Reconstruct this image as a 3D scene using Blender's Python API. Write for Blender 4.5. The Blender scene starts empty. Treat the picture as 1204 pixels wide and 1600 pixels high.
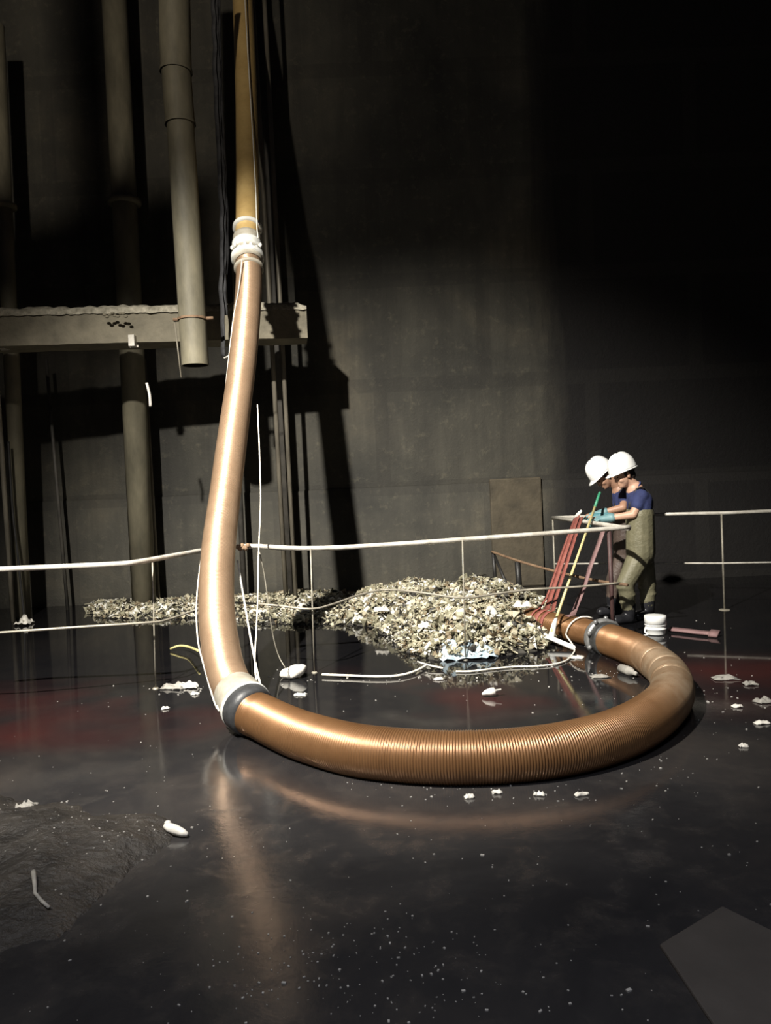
import bpy, bmesh, math, random
from mathutils import Vector, Matrix, noise

random.seed(7)
SC = bpy.context.scene
COL = SC.collection
V = Vector

# ------------------------------------------------------------------ camera
W, H = 1204, 1600
F = 1200.0
EYE = 1.5
PITCH = math.radians(2.15)
ROLL = math.radians(2.5)
fwd = V((0, math.cos(PITCH), -math.sin(PITCH)))
u0 = V((0, math.sin(PITCH), math.cos(PITCH)))
r0 = V((1, 0, 0))
CU = u0 * math.cos(ROLL) + r0 * math.sin(ROLL)
CR = r0 * math.cos(ROLL) - u0 * math.sin(ROLL)
CAM = V((0, 0, EYE))
cd = bpy.data.cameras.new('camera')
cam = bpy.data.objects.new('camera', cd)
COL.objects.link(cam)
cam.matrix_world = Matrix(((CR.x, CU.x, -fwd.x, 0), (CR.y, CU.y, -fwd.y, 0),
                           (CR.z, CU.z, -fwd.z, EYE), (0, 0, 0, 1)))
cd.sensor_fit = 'VERTICAL'
cd.sensor_height = 36.0
cd.lens = 36.0 * F / H
cd.clip_end = 200
SC.camera = cam


def ray(px, py):
    return (fwd * F + CR * (px - W / 2) + CU * (H / 2 - py)).normalized()


def P(px, py, d):
    """point seen at that pixel at distance d along the view's ground axis"""
    r = ray(px, py)
    return CAM + r * (d / r.y)


def G(px, py, z=0.0):
    """point seen at that pixel at height z above the floor"""
    r = ray(px, py)
    t = (z - EYE) / r.z
    return CAM + r * t


# ------------------------------------------------------------------ materials
class NT:
    def __init__(self, name):
        self.m = bpy.data.materials.new(name)
        self.m.use_nodes = True
        self.t = self.m.node_tree
        self.t.nodes.clear()
        self.out = self.n('ShaderNodeOutputMaterial')
        self.b = self.n('ShaderNodeBsdfPrincipled')
        self.l(self.b.outputs[0], self.out.inputs[0])

    def n(self, kind, **kw):
        x = self.t.nodes.new(kind)
        for k, v in kw.items():
            if k in x.inputs:
                x.inputs[k].default_value = v
            else:
                setattr(x, k, v)
        return x

    def l(self, a, b):
        self.t.links.new(a, b)

    def noise(self, scale, detail=6, rough=.6, vec=None, dist=0.0):
        x = self.n('ShaderNodeTexNoise')
        x.inputs['Scale'].default_value = scale
        x.inputs['Detail'].default_value = detail
        x.inputs['Roughness'].default_value = rough
        x.inputs['Distortion'].default_value = dist
        if vec is not None:
            self.l(vec, x.inputs['Vector'])
        return x.outputs['Fac']

    def ramp(self, fac, stops):
        x = self.n('ShaderNodeValToRGB')
        e = x.color_ramp.elements
        while len(e) < len(stops):
            e.new(.5)
        for i, (p, c) in enumerate(stops):
            e[i].position = p
            if isinstance(c, (int, float)):
                c = (c, c, c)
            e[i].color = (c[0], c[1], c[2], 1)
        self.l(fac, x.inputs[0])
        return x.outputs[0]

    def mix(self, fac, a, b, mode='MIX'):
        x = self.n('ShaderNodeMix', data_type='RGBA', blend_type=mode)
        for s, v in ((0, fac), (6, a), (7, b)):
            if hasattr(v, 'links'):
                self.l(v, x.inputs[s])
            elif isinstance(v, tuple):
                x.inputs[s].default_value = (v[0], v[1], v[2], 1)
            else:
                x.inputs[s].default_value = v
        return x.outputs[2]

    def math(self, op, a, b=0.0, clamp=False):
        x = self.n('ShaderNodeMath', operation=op, use_clamp=clamp)
        for i, v in enumerate((a, b)):
            if hasattr(v, 'links'):
                self.l(v, x.inputs[i])
            else:
                x.inputs[i].default_value = v
        return x.outputs[0]

    def pos(self, scale=(1, 1, 1)):
        g = self.n('ShaderNodeNewGeometry')
        m = self.n('ShaderNodeMapping')
        m.inputs['Scale'].default_value = scale
        self.l(g.outputs['Position'], m.inputs['Vector'])
        return m.outputs[0]

    def xyz(self):
        g = self.n('ShaderNodeNewGeometry')
        s = self.n('ShaderNodeSeparateXYZ')
        self.l(g.outputs['Position'], s.inputs[0])
        return s.outputs

    def bump(self, h, strength=.5, dist=.02):
        x = self.n('ShaderNodeBump')
        x.inputs['Strength'].default_value = strength
        x.inputs['Distance'].default_value = dist
        self.l(h, x.inputs['Height'])
        self.l(x.outputs[0], self.b.inputs['Normal'])

    def base(self, v):
        self.put('Base Color', v)

    def put(self, key, v):
        if hasattr(v, 'links'):
            self.l(v, self.b.inputs[key])
        elif isinstance(v, tuple):
            self.b.inputs[key].default_value = (v[0], v[1], v[2], 1)
        else:
            self.b.inputs[key].default_value = v


def simple(name, c1, c2, scale=6, rough=.6, metal=0.0, bump=.2, bdist=.01, spec=.5, coat=0.0, stretch=(1, 1, 1)):
    m = NT(name)
    p = m.pos(stretch)
    f = m.noise(scale, vec=p)
    m.base(m.ramp(f, [(.3, c1), (.7, c2)]))
    m.put('Roughness', rough)
    m.put('Metallic', metal)
    m.put('Specular IOR Level', spec)
    m.put('Coat Weight', coat)
    if bump:
        m.bump(m.noise(scale * 4, vec=p), bump, bdist)
    return m.m


def mat_wall():
    m = NT('sooty_concrete')
    p = m.pos()
    ps = m.pos((1.2, 1, .12))
    big = m.noise(.7, 5, .6, p, .4)
    streak = m.noise(2.2, 6, .65, ps, .3)
    fine = m.noise(9, 8, .7, p)
    c = m.ramp(big, [(.3, (.042, .041, .035)), (.55, (.080, .075, .060)), (.75, (.135, .118, .085))])
    c = m.mix(m.ramp(streak, [(.38, 0.0), (.66, .5)]), c, (.026, .025, .023))
    c = m.mix(m.ramp(fine, [(.55, 0.0), (.8, .45)]), c, (.19, .17, .12))
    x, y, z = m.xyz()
    # base colour darkened over the right-hand third of the wall, with a ragged edge
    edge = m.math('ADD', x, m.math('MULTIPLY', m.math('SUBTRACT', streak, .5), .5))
    right_dark = m.ramp(m.math('MULTIPLY', m.math('SUBTRACT', edge, 2.05), 2.2, True), [(0, 0.0), (1, .95)])
    c = m.mix(right_dark, c, (.011, .010, .0105))
    # formwork joints
    br = m.n('ShaderNodeTexBrick')
    mp = m.n('ShaderNodeMapping')
    mp.inputs['Rotation'].default_value = (math.radians(90), 0, 0)
    g = m.n('ShaderNodeNewGeometry')
    cx = m.n('ShaderNodeCombineXYZ')
    m.l(x, cx.inputs[0]); m.l(z, cx.inputs[1])
    br.inputs['Scale'].default_value = 1.0
    br.inputs['Brick Width'].default_value = 2.9
    br.inputs['Row Height'].default_value = 1.42
    br.inputs['Mortar Size'].default_value = .10
    br.offset = .5
    m.l(cx.outputs[0], br.inputs['Vector'])
    c = m.mix(m.math('MULTIPLY', br.outputs['Fac'], .28), c, (.03, .028, .025))
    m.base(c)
    m.put('Roughness', .75)
    m.put('Specular IOR Level', .3)
    h = m.math('ADD', m.math('MULTIPLY', fine, .6), m.math('MULTIPLY', m.noise(30, 6, .7, p), .4))
    m.bump(h, .6, .03)
    return m.m


def mat_floor():
    m = NT('wet_black_sludge')
    p = m.pos()
    x, y, z = m.xyz()
    n1 = m.noise(.8, 6, .62, p, .5)
    n2 = m.noise(5, 8, .7, p, .3)
    n3 = m.noise(28, 8, .7, p)
    c = m.ramp(n1, [(.3, (.016, .0155, .017)), (.5, (.031, .0295, .030)), (.72, (.058, .050, .045))])
    c = m.mix(m.ramp(n2, [(.48, 0.0), (.80, .45)]), c, (.075, .066, .058))
    # patchy reddish tint in a band beside the rail
    band = m.math('MULTIPLY', m.ramp(m.math('MULTIPLY', y, .1), [(.44, 0.0), (.485, 1.0), (.56, 1.0), (.64, 0.0)]),
                  m.ramp(m.noise(.55, 3, .5, p), [(.50, 0.0), (.70, .75)]))
    pool = m.ramp(m.math('MULTIPLY', y, .1), [(.30, 0.0), (.56, 1.0)])
    deep = m.ramp(m.math('MULTIPLY', y, .1), [(.37, 0.0), (.46, .62), (.57, .66), (.61, .85)])
    c = m.mix(deep, c, (.004, .004, .005))
    c = m.mix(band, c, (.060, .013, .011))
    m.base(c)
    wet = m.ramp(n2, [(.35, .06), (.52, .11), (.72, .45)])
    r = m.mix(pool, wet, (.045, .045, .045))
    m.put('Roughness', r)
    m.put('Specular IOR Level', .42)
    b = m.n('ShaderNodeBump')
    hh = m.math('ADD', m.math('MULTIPLY', n2, .6), m.math('MULTIPLY', n3, .25))
    inv = m.math('SUBTRACT', 1.0, pool)
    b.inputs['Distance'].default_value = .010
    m.l(m.math('ADD', m.math('MULTIPLY', inv, .17), .007), b.inputs['Strength'])
    m.l(hh, b.inputs['Height'])
    m.l(b.outputs[0], m.b.inputs['Normal'])
    return m.m


def mat_hose(name, c1, c2, dusty=True, metal=.6):
    m = NT(name)
    p = m.pos()
    n = m.noise(3.5, 6, .65, p)
    n2 = m.noise(22, 6, .7, p)
    c = m.ramp(n, [(.28, c1), (.72, c2)])
    c = m.mix(m.ramp(n2, [(.5, 0.0), (.8, .35)]), c, tuple(v * .55 for v in c1))
    rough = m.ramp(n2, [(.3, .32), (.75, .46)])
    if dusty:
        a = m.n('ShaderNodeAttribute')
        a.attribute_name = 'dust'
        d = m.math('MULTIPLY', a.outputs['Fac'], m.ramp(m.noise(7, 6, .7, p), [(.3, .35), (.62, 1.0)]))
        c = m.mix(d, c, (.34, .27, .185))
        rough = m.mix(d, rough, (.7, .7, .7))
    m.base(c)
    m.put('Roughness', rough)
    m.put('Metallic', metal)
    m.put('Specular IOR Level', .8)
    m.put('Coat Weight', .35)
    m.put('Coat Roughness', .3)
    m.bump(n2, .12, .004)
    return m.m


M = {}
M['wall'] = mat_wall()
M['floor'] = mat_floor()
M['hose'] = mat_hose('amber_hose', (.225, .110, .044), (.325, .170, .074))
M['hose_up'] = mat_hose('lit_upper_hose', (.56, .37, .135), (.74, .52, .21), False, .12)  # paler copy of the hose colour, with the upper section's light put in
M['hose_hang'] = mat_hose('lit_hanging_hose', (.40, .265, .165), (.54, .37, .24), False)  # hose colour again, paled because the hanging length is lit
M['cuff'] = simple('pale_cuff', (.27, .245, .19), (.45, .415, .34), 9, .6)
M['white_wrap'] = simple('white_wrap', (.62, .62, .58), (.85, .85, .80), 12, .55)
M['grey_ring'] = simple('grey_clamp_metal', (.16, .16, .16), (.34, .34, .33), 14, .42, .5)
M['dark_rubber'] = simple('dark_rubber', (.018, .018, .018), (.045, .045, .042), 14, .5)
M['grey_rubber'] = simple('grey_rubber', (.024, .025, .027), (.055, .056, .058), 14, .45)
M['inside'] = simple('hose_inside', (.01, .008, .006), (.03, .02, .012), 8, .7)
M['pipe'] = simple('grimy_pipe', (.115, .105, .074), (.25, .225, .155), 5, .65, 0, .3, .006, stretch=(1, 1, .35))
M['pipe_dark'] = simple('soot_black_pipe', (.05, .047, .042), (.11, .10, .085), 5, .6, 0, .3, .006)
M['conduit'] = simple('worn_conduit', (.13, .115, .09), (.30, .27, .21), 8, .5, .2, .2, .004, stretch=(1, 1, .3))
M['beam'] = simple('grimy_concrete_beam', (.14, .125, .09), (.26, .23, .165), 4, .8, 0, .5, .02)
M['grit'] = simple('settled_grit', (.22, .20, .15), (.62, .57, .45), 16, .85, 0, .8, .02)
M['rail'] = simple('weathered_galvanised_tube', (.42, .39, .33), (.74, .71, .64), 10, .5, .15, .2, .003)
M['rail_thin'] = simple('thin_rail_rod', (.20, .18, .14), (.42, .39, .32), 10, .5, .2, .2, .003)
M['rust'] = simple('rusty_bar', (.13, .075, .045), (.30, .20, .12), 14, .75, .1, .4, .004)
M['black_steel'] = simple('black_steel', (.012, .012, .012), (.03, .028, .026), 9, .5)
M['rope'] = simple('white_cord', (.66, .63, .55), (.86, .83, .74), 30, .75)
M['yellow_cord'] = simple('yellowish_cord', (.55, .47, .18), (.72, .64, .30), 20, .7)
M['rag'] = simple('black_rag', (.018, .018, .020), (.075, .075, .078), 9, .85)
M['red_strap'] = simple('faded_red_webbing', (.215, .055, .042), (.32, .11, .085), 18, .7)
M['mauve_strap'] = simple('dusty_mauve_webbing', (.19, .105, .105), (.27, .165, .16), 18, .7)
M['pole'] = simple('yellow_pole', (.62, .52, .22), (.76, .66, .34), 12, .45)
M['green'] = simple('green_grip', (.03, .22, .12), (.06, .33, .19), 12, .45)
M['white_plastic'] = simple('white_plastic', (.80, .80, .77), (.90, .90, .87), 7, .35, bump=.05)
M['helmet'] = simple('white_hard_hat', (.86, .86, .84), (.93, .93, .91), 4, .3, bump=.03)
M['skin'] = simple('skin', (.52, .30, .20), (.64, .40, .29), 12, .5, bump=.08, bdist=.003)
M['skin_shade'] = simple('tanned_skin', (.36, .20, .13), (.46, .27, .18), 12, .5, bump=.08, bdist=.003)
M['hair'] = simple('dark_hair', (.012, .009, .007), (.035, .025, .018), 40, .6, bump=.5, bdist=.004, stretch=(1, 1, .3))
M['navy'] = simple('navy_tshirt', (.018, .025, .085), (.035, .048, .145), 9, .85, bump=.4, bdist=.012)
M['wader'] = simple('olive_waders', (.125, .118, .072), (.20, .185, .115), 6, .48, bump=.5, bdist=.02)
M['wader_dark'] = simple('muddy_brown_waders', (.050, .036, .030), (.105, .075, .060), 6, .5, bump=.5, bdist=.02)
M['boot'] = simple('black_rubber_boot', (.010, .010, .012), (.030, .030, .034), 8, .3)
M['glove'] = simple('teal_rubber_glove', (.12, .24, .26), (.20, .34, .36), 8, .5, bump=.3, bdist=.006)
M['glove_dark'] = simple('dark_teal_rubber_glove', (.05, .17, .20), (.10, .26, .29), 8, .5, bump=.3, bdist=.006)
M['eye'] = simple('dark_eye', (.01, .01, .01), (.03, .02, .02), 8, .2, bump=0)
M['mud'] = simple('wet_black_mud', (.016, .0145, .0135), (.056, .049, .042), 7, .42, 0, .9, .03)
M['slab'] = simple('muddy_slab', (.050, .043, .037), (.072, .062, .054), 3, .7, 0, .3, .01)
M['scrap'] = simple('off_white_scrap', (.62, .59, .52), (.84, .81, .74), 25, .6)
M['scrap_grey'] = simple('grey_scrap', (.22, .21, .19), (.38, .36, .32), 25, .7)
M['flecks'] = simple('pale_flecks', (.30, .29, .27), (.52, .50, .46), 25, .7)
M['patch'] = simple('brown_stained_concrete', (.055, .046, .031), (.115, .094, .062), 4, .8, 0, .5, .02)
M['maroon'] = simple('dark_maroon_steel', (.035, .016, .016), (.085, .045, .042), 8, .6)
M['blue_sheet'] = simple('pale_blue_plastic', (.30, .40, .47), (.52, .61, .66), 14, .4)
for k, a, b in (('t_cream', (.40, .36, .25), (.62, .57, .43)), ('t_white', (.66, .64, .56), (.88, .86, .78)),
                ('t_olive', (.20, .19, .125), (.36, .335, .235)), ('t_brown', (.13, .10, .06), (.26, .20, .12)),
                ('t_dark', (.022, .02, .017), (.06, .055, .045))):
    M[k] = simple(k.replace('t_', 'trash_'), a, b, 18, .6, 0, .4, .006)


# ------------------------------------------------------------------ mesh helpers
class MB:
    def __init__(self):
        self.v, self.f, self.mi, self.dust = [], [], [], []

    def add(self, vs, fs, mi=0):
        o = len(self.v)
        self.v += [V(p) for p in vs]
        self.f += [tuple(i + o for i in f) for f in fs]
        self.mi += [mi] * len(fs)
        return o

    def box(self, c, size, rot=None, mi=0):
        sx, sy, sz = size[0] / 2, size[1] / 2, size[2] / 2
        vs = [V((x, y, z)) for x in (-sx, sx) for y in (-sy, sy) for z in (-sz, sz)]
        if rot is not None:
            vs = [rot @ p for p in vs]
        c = V(c)
        self.add([p + c for p in vs], [(0, 1, 3, 2), (4, 6, 7, 5), (0, 4, 5, 1), (2, 3, 7, 6), (0, 2, 6, 4), (1, 5, 7, 3)], mi)

    def tube(self, pts, rad, n=8, cap=True, mi=0):
        pts = [V(p) for p in pts]
        k = len(pts)
        rs = [rad] * k if isinstance(rad, (int, float)) else list(rad)
        ts = []
        for i in range(k):
            t = pts[min(i + 1, k - 1)] - pts[max(i - 1, 0)]
            if t.length < 1e-9:
                t = ts[-1] if ts else V((0, 0, 1))
            ts.append(t.normalized())
        a = V((0, 0, 1)) if abs(ts[0].z) < .9 else V((0, 1, 0))
        nx = ts[0].cross(a).normalized()
        vs = []
        for i in range(k):
            nx = (nx - ts[i] * nx.dot(ts[i]))
            nx = nx.normalized() if nx.length > 1e-6 else ts[i].orthogonal().normalized()
            ny = ts[i].cross(nx)
            for j in range(n):
                a = 2 * math.pi * j / n
                vs.append(pts[i] + nx * (rs[i] * math.cos(a)) + ny * (rs[i] * math.sin(a)))
        fs = [(i * n + j, i * n + (j + 1) % n, (i + 1) * n + (j + 1) % n, (i + 1) * n + j)
              for i in range(k - 1) for j in range(n)]
        if cap:
            fs.append(tuple(reversed(range(n))))
            fs.append(tuple((k - 1) * n + j for j in range(n)))
        self.add(vs, fs, mi)

    def lathe(self, prof, n=32, mat=None, mi=0):
        """prof: list of (r, z)"""
        vs, fs = [], []
        for r, z in prof:
            for j in range(n):
                a = 2 * math.pi * j / n
                vs.append(V((r * math.cos(a), r * math.sin(a), z)))
        for i in range(len(prof) - 1):
            for j in range(n):
                fs.append((i * n + j, i * n + (j + 1) % n, (i + 1) * n + (j + 1) % n, (i + 1) * n + j))
        if mat is not None:
            vs = [mat @ p for p in vs]
        self.add(vs, fs, mi)

    def ribbon(self, pts, side, w, th=.004, mi=0):
        """flat strap of width w along pts, thickness th"""
        pts = [V(p) for p in pts]
        k = len(pts)
        vs, fs = [], []
        for i in range(k):
            t = (pts[min(i + 1, k - 1)] - pts[max(i - 1, 0)]).normalized()
            s = V(side)
            s = (s - t * s.dot(t)).normalized()
            nn = t.cross(s)
            for a, b in ((-1, -1), (1, -1), (1, 1), (-1, 1)):
                vs.append(pts[i] + s * (a * w / 2) + nn * (b * th / 2))
        for i in range(k - 1):
            for j in range(4):
                fs.append((i * 4 + j, i * 4 + (j + 1) % 4, (i + 1) * 4 + (j + 1) % 4, (i + 1) * 4 + j))
        fs += [(3, 2, 1, 0), tuple((k - 1) * 4 + j for j in range(4))]
        self.add(vs, fs, mi)

    def ball(self, c, r, rot=None, n=14, mi=0):
        """ellipsoid"""
        if isinstance(r, (int, float)):
            r = (r, r, r)
        vs, fs = [], []
        m = n // 2
        for i in range(m + 1):
            th = math.pi * i / m
            for j in range(n):
                a = 2 * math.pi * j / n
                p = V((r[0] * math.sin(th) * math.cos(a), r[1] * math.sin(th) * math.sin(a), r[2] * math.cos(th)))
                vs.append((rot @ p if rot is not None else p) + V(c))
        for i in range(m):
            for j in range(n):
                fs.append((i * n + j, (i + 1) * n + j, (i + 1) * n + (j + 1) % n, i * n + (j + 1) % n))
        self.add(vs, fs, mi)

    def capsule(self, a, b, ra, rb, n=14):
        a, b = V(a), V(b)
        k = 8
        d = (b - a)
        L = d.length
        t = d / L
        pts, rs = [], []
        for i in range(k, 0, -1):
            an = math.pi / 2 * i / k
            pts.append(a - t * ra * math.sin(an)); rs.append(max(ra * math.cos(an), .0008))
        for i in range(7):
            f = i / 6
            pts.append(a + d * f); rs.append(ra + (rb - ra) * f)
        for i in range(1, k + 1):
            an = math.pi / 2 * i / k
            pts.append(b + t * rb * math.sin(an)); rs.append(max(rb * math.cos(an), .0008))
        self.tube(pts, rs, n)

    def build(self, name, mat, parent=None, smooth=True, bevel=0):
        me = bpy.data.meshes.new(name)
        me.from_pydata([tuple(p) for p in self.v], [], self.f)
        mats = mat if isinstance(mat, (list, tuple)) else [mat]
        for m_ in mats:
            me.materials.append(M[m_] if isinstance(m_, str) else m_)
        if len(mats) > 1:
            me.polygons.foreach_set('material_index', self.mi)
        if smooth:
            me.polygons.foreach_set('use_smooth', [True] * len(me.polygons))
        me.update()
        o = bpy.data.objects.new(name, me)
        COL.objects.link(o)
        if bevel:
            b = o.modifiers.new('bevel', 'BEVEL')
            b.width = bevel
            b.segments = 2
            b.limit_method = 'ANGLE'
        if parent is not None:
            put_under(o, parent)
        return o


ORIG = {}


def put_under(o, parent):
    """parent o and keep its vertices where they are in the world (parents are only ever translated)"""
    o.parent = parent
    q, off = parent, V((0, 0, 0))
    while q is not None:
        off += q.location
        q = q.parent
    o.data.transform(Matrix.Translation(-off))


def thing(name, loc, label, cat, group=None):
    o = bpy.data.objects.new(name, None)
    o.empty_display_size = .1
    o.location = loc
    COL.objects.link(o)
    return tag(o, label, cat, group)


def tag(o, label, cat, group=None, kind=None):
    o['label'] = label
    o['category'] = cat
    if group:
        o['group'] = group
    if kind:
        o['kind'] = kind
    return o


def rebase(o):
    """move a single-mesh thing's origin to the bottom centre of its mesh"""
    vs = [v.co for v in o.data.vertices]
    c = V((sum(p.x for p in vs) / len(vs), sum(p.y for p in vs) / len(vs), min(p.z for p in vs)))
    o.data.transform(Matrix.Translation(-c))
    o.location = o.location + c
    return o


def spline(pts, step=.02, rs=None):
    """Catmull-Rom through pts, resampled by arc length; returns points (and radii)"""
    pts = [V(p) for p in pts]
    ex = [pts[0] * 2 - pts[1]] + pts + [pts[-1] * 2 - pts[-2]]
    dense, tt = [], []
    for i in range(1, len(ex) - 2):
        p0, p1, p2, p3 = ex[i - 1], ex[i], ex[i + 1], ex[i + 2]
        for k in range(24):
            t = k / 24
            dense.append(.5 * ((2 * p1) + (p2 - p0) * t + (2 * p0 - 5 * p1 + 4 * p2 - p3) * t * t +
                               (3 * p1 - p0 - 3 * p2 + p3) * t ** 3))
            tt.append(i - 1 + t)
    dense.append(pts[-1]); tt.append(len(pts) - 1)
    cum = [0.0]
    for a, b in zip(dense, dense[1:]):
        cum.append(cum[-1] + (b - a).length)
    n = max(2, int(cum[-1] / step) + 1)
    out, par, j = [], [], 0
    for i in range(n):
        s = cum[-1] * i / (n - 1)
        while j < len(cum) - 2 and cum[j + 1] < s:
            j += 1
        f = (s - cum[j]) / max(cum[j + 1] - cum[j], 1e-9)
        out.append(dense[j].lerp(dense[j + 1], f))
        par.append(tt[j] + (tt[j + 1] - tt[j]) * f)
    return out, par


def fused(mb, name, mat, parent, voxel=.008, smooth=6):
    """fuse overlapping volumes into ONE continuous surface"""
    o = mb.build(name, mat, None)
    r = o.modifiers.new('fuse', 'REMESH')
    r.mode = 'VOXEL'
    r.voxel_size = voxel
    r.use_smooth_shade = True
    s = o.modifiers.new('soft', 'SMOOTH')
    s.iterations = smooth
    s.factor = .5
    bpy.context.view_layer.update()
    dg = bpy.context.evaluated_depsgraph_get()
    me = bpy.data.meshes.new_from_object(o.evaluated_get(dg))
    old = o.data
    o.modifiers.clear()
    o.data = me
    me.name = name
    bpy.data.meshes.remove(old)
    me.polygons.foreach_set('use_smooth', [True] * len(me.polygons))
    if parent is not None:
        put_under(o, parent)
    return o


# ------------------------------------------------------------------ setting
WALL = 10.6
mb = MB()
# floor: fine grid so the sludge can swell a little near the viewer
nx, ny = 120, 90
vs = []
for j in range(ny + 1):
    for i in range(nx + 1):
        vs.append(V((-9 + 18 * i / nx, -3 + (WALL + 3.2) * j / ny, 0)))
mb.add(vs, [(j * (nx + 1) + i, j * (nx + 1) + i + 1, (j + 1) * (nx + 1) + i + 1, (j + 1) * (nx + 1) + i)
            for j in range(ny) for i in range(nx)])
fl = mb.build('floor', 'floor'); fl['kind'] = 'structure'

mb = MB()
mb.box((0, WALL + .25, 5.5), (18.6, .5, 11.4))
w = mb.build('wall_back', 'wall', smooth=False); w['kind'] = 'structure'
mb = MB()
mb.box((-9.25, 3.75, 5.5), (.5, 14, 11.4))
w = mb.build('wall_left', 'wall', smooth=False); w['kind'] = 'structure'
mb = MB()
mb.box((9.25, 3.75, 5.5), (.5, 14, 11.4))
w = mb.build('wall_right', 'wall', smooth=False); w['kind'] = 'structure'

# lower plinth whose top edge catches dirt, seen as a faint line across the wall
zl = P(700, 756, WALL - .06).z
mb = MB()
xs = [-9 + .12 * i for i in range(151)]
vs, fs = [], []
for i, x in enumerate(xs):
    e = .012 * noise.noise(V((x * 2.1, 3, 0))) + .006 * noise.noise(V((x * 9, 7, 0)))
    for (yy, zz) in ((WALL - .035 + e * .4, 0.0), (WALL - .035 + e * .4, zl - .02 + e), (WALL - .015, zl + e), (WALL + .05, zl + .015 + e)):
        vs.append(V((x, yy, zz)))
for i in range(len(xs) - 1):
    for j in range(3):
        fs.append((i * 4 + j, (i + 1) * 4 + j, (i + 1) * 4 + j + 1, i * 4 + j + 1))
mb.add(vs, fs)
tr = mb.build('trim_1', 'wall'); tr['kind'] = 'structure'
# shallow pilaster behind the railing corner
a, b = P(767, 800, WALL - .12), P(848, 800, WALL - .12)
mb = MB()
mb.box(((a.x + b.x) / 2, WALL - .045, zl / 2 + .02), (b.x - a.x, .09, zl + .04))
tr = mb.build('trim_2', 'patch', smooth=False, bevel=.02); tr['kind'] = 'structure'

# ------------------------------------------------------------------ the hose
HR = .1325
hang = [(374, -160, 10.1), (376, -60, 9.85), (379, 0, 9.6), (384, 130, 9.1), (386, 230, 8.7), (387, 330, 8.25), (386, 390, 8.0), (389, 430, 7.85),
        (385, 500, 7.6), (377, 580, 7.25), (367, 655, 6.95), (352, 770, 6.5), (341, 860, 6.0), (338, 940, 5.6), (343, 1000, 5.3),
        (356, 1058, 5.02)]
pts = [P(*q) for q in hang]
flo = [(387, 1107, .15), (412, 1122, .122), (440, 1136, .115), (480, 1152, .115), (550, 1171, .115), (620, 1180, .115), (700, 1184, .115),
       (780, 1182, .115), (860, 1174, .115), (930, 1159, .115), (985, 1139, .115), (1027, 1112, .115), (1049, 1083, .115),
       (1043, 1053, .115), (1014, 1028, .115), (985, 1013, .115), (962, 1004, .115), (945, 998, .113), (928, 991, .11), (900, 984, .108), (865, 976.5, .108), (829, 968.5, .108)]
pts += [G(*q) for q in flo]
KUP, KLOW, KEND = 6, len(hang), len(hang) + 17
path, par = spline(pts, .0034)


def cut(k0, k1):
    return [i for i, t in enumerate(par) if k0 <= t <= k1]


hose = thing('suction_hose', G(373, 1120), 'long ribbed amber suction hose hanging from above and curling across the wet floor', 'hose')


def hose_section(k0, k1, mat, rad, every=1, rib=.0026, seg=36, dust=None, creases=()):
    ids = cut(k0, k1)[::every]
    mb = MB()
    rs = []
    for q in ids:
        s = q * .0034
        rs.append(rad + rib * math.sin(2 * math.pi * s / .0136) + .0035 * noise.noise(V((s * 1.3, 4, 1))))
    for cr in creases:
        rs = [r - .012 * math.exp(-((par[q] - cr) / .035) ** 2) for r, q in zip(rs, ids)]
    mb.tube([path[q] for q in ids], rs, seg, cap=False)
    o = mb.build('hose_section', mat, hose)
    if dust:
        at = o.data.attributes.new('dust', 'FLOAT', 'POINT')
        vals = []
        for q in ids:
            d = math.exp(-((par[q] - dust) / 1.6) ** 4)
            vals += [d * .8] * seg
        at.data.foreach_set('value', vals)
    return o


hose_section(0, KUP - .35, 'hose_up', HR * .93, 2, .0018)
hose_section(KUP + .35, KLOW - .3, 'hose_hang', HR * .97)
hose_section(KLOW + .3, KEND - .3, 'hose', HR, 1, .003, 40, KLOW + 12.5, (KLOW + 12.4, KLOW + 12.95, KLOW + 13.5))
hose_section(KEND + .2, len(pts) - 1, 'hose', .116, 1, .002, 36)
# dark mouth of the intake
mb = MB()
e0, e1 = path[-1], path[-60]
ax = (e0 - e1).normalized()
mb.tube([e0 + ax * .004, e0 - ax * .02, e0 - ax * .25], [.112, .104, .10], 32, cap=True)
mouth = mb.build('mouth', 'inside', hose)
mb = MB()
mb.tube([e0 + ax * .008, e0 + ax * .01, e0 - ax * .03, e0 - ax * .034], [.112, .121, .121, .112], 32, cap=False)
mb.build('end_rim', 'hose', hose)


def along(k, length, prof, name, mat, parent, seg=40):
    """a sleeve of given length centred at path parameter k; prof: list of (fraction, radius)"""
    c = min(range(len(par)), key=lambda i: abs(par[i] - k))
    n = int(length / .0034)
    lo = max(0, min(c - n // 2, len(path) - n - 1))
    mb = MB()
    ps, rs = [], []
    for f, r in prof:
        q = lo + f * n
        i = int(q)
        ps.append(path[min(i, len(path) - 1)].lerp(path[min(i + 1, len(path) - 1)], q - i))
        rs.append(r)
    mb.tube(ps, rs, seg, cap=False)
    return mb.build(name, mat, parent)


def ring(c):
    return [(0, HR * .9), (.02, c), (.2, c), (.8, c), (.98, c), (1, HR * .9)]


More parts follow.
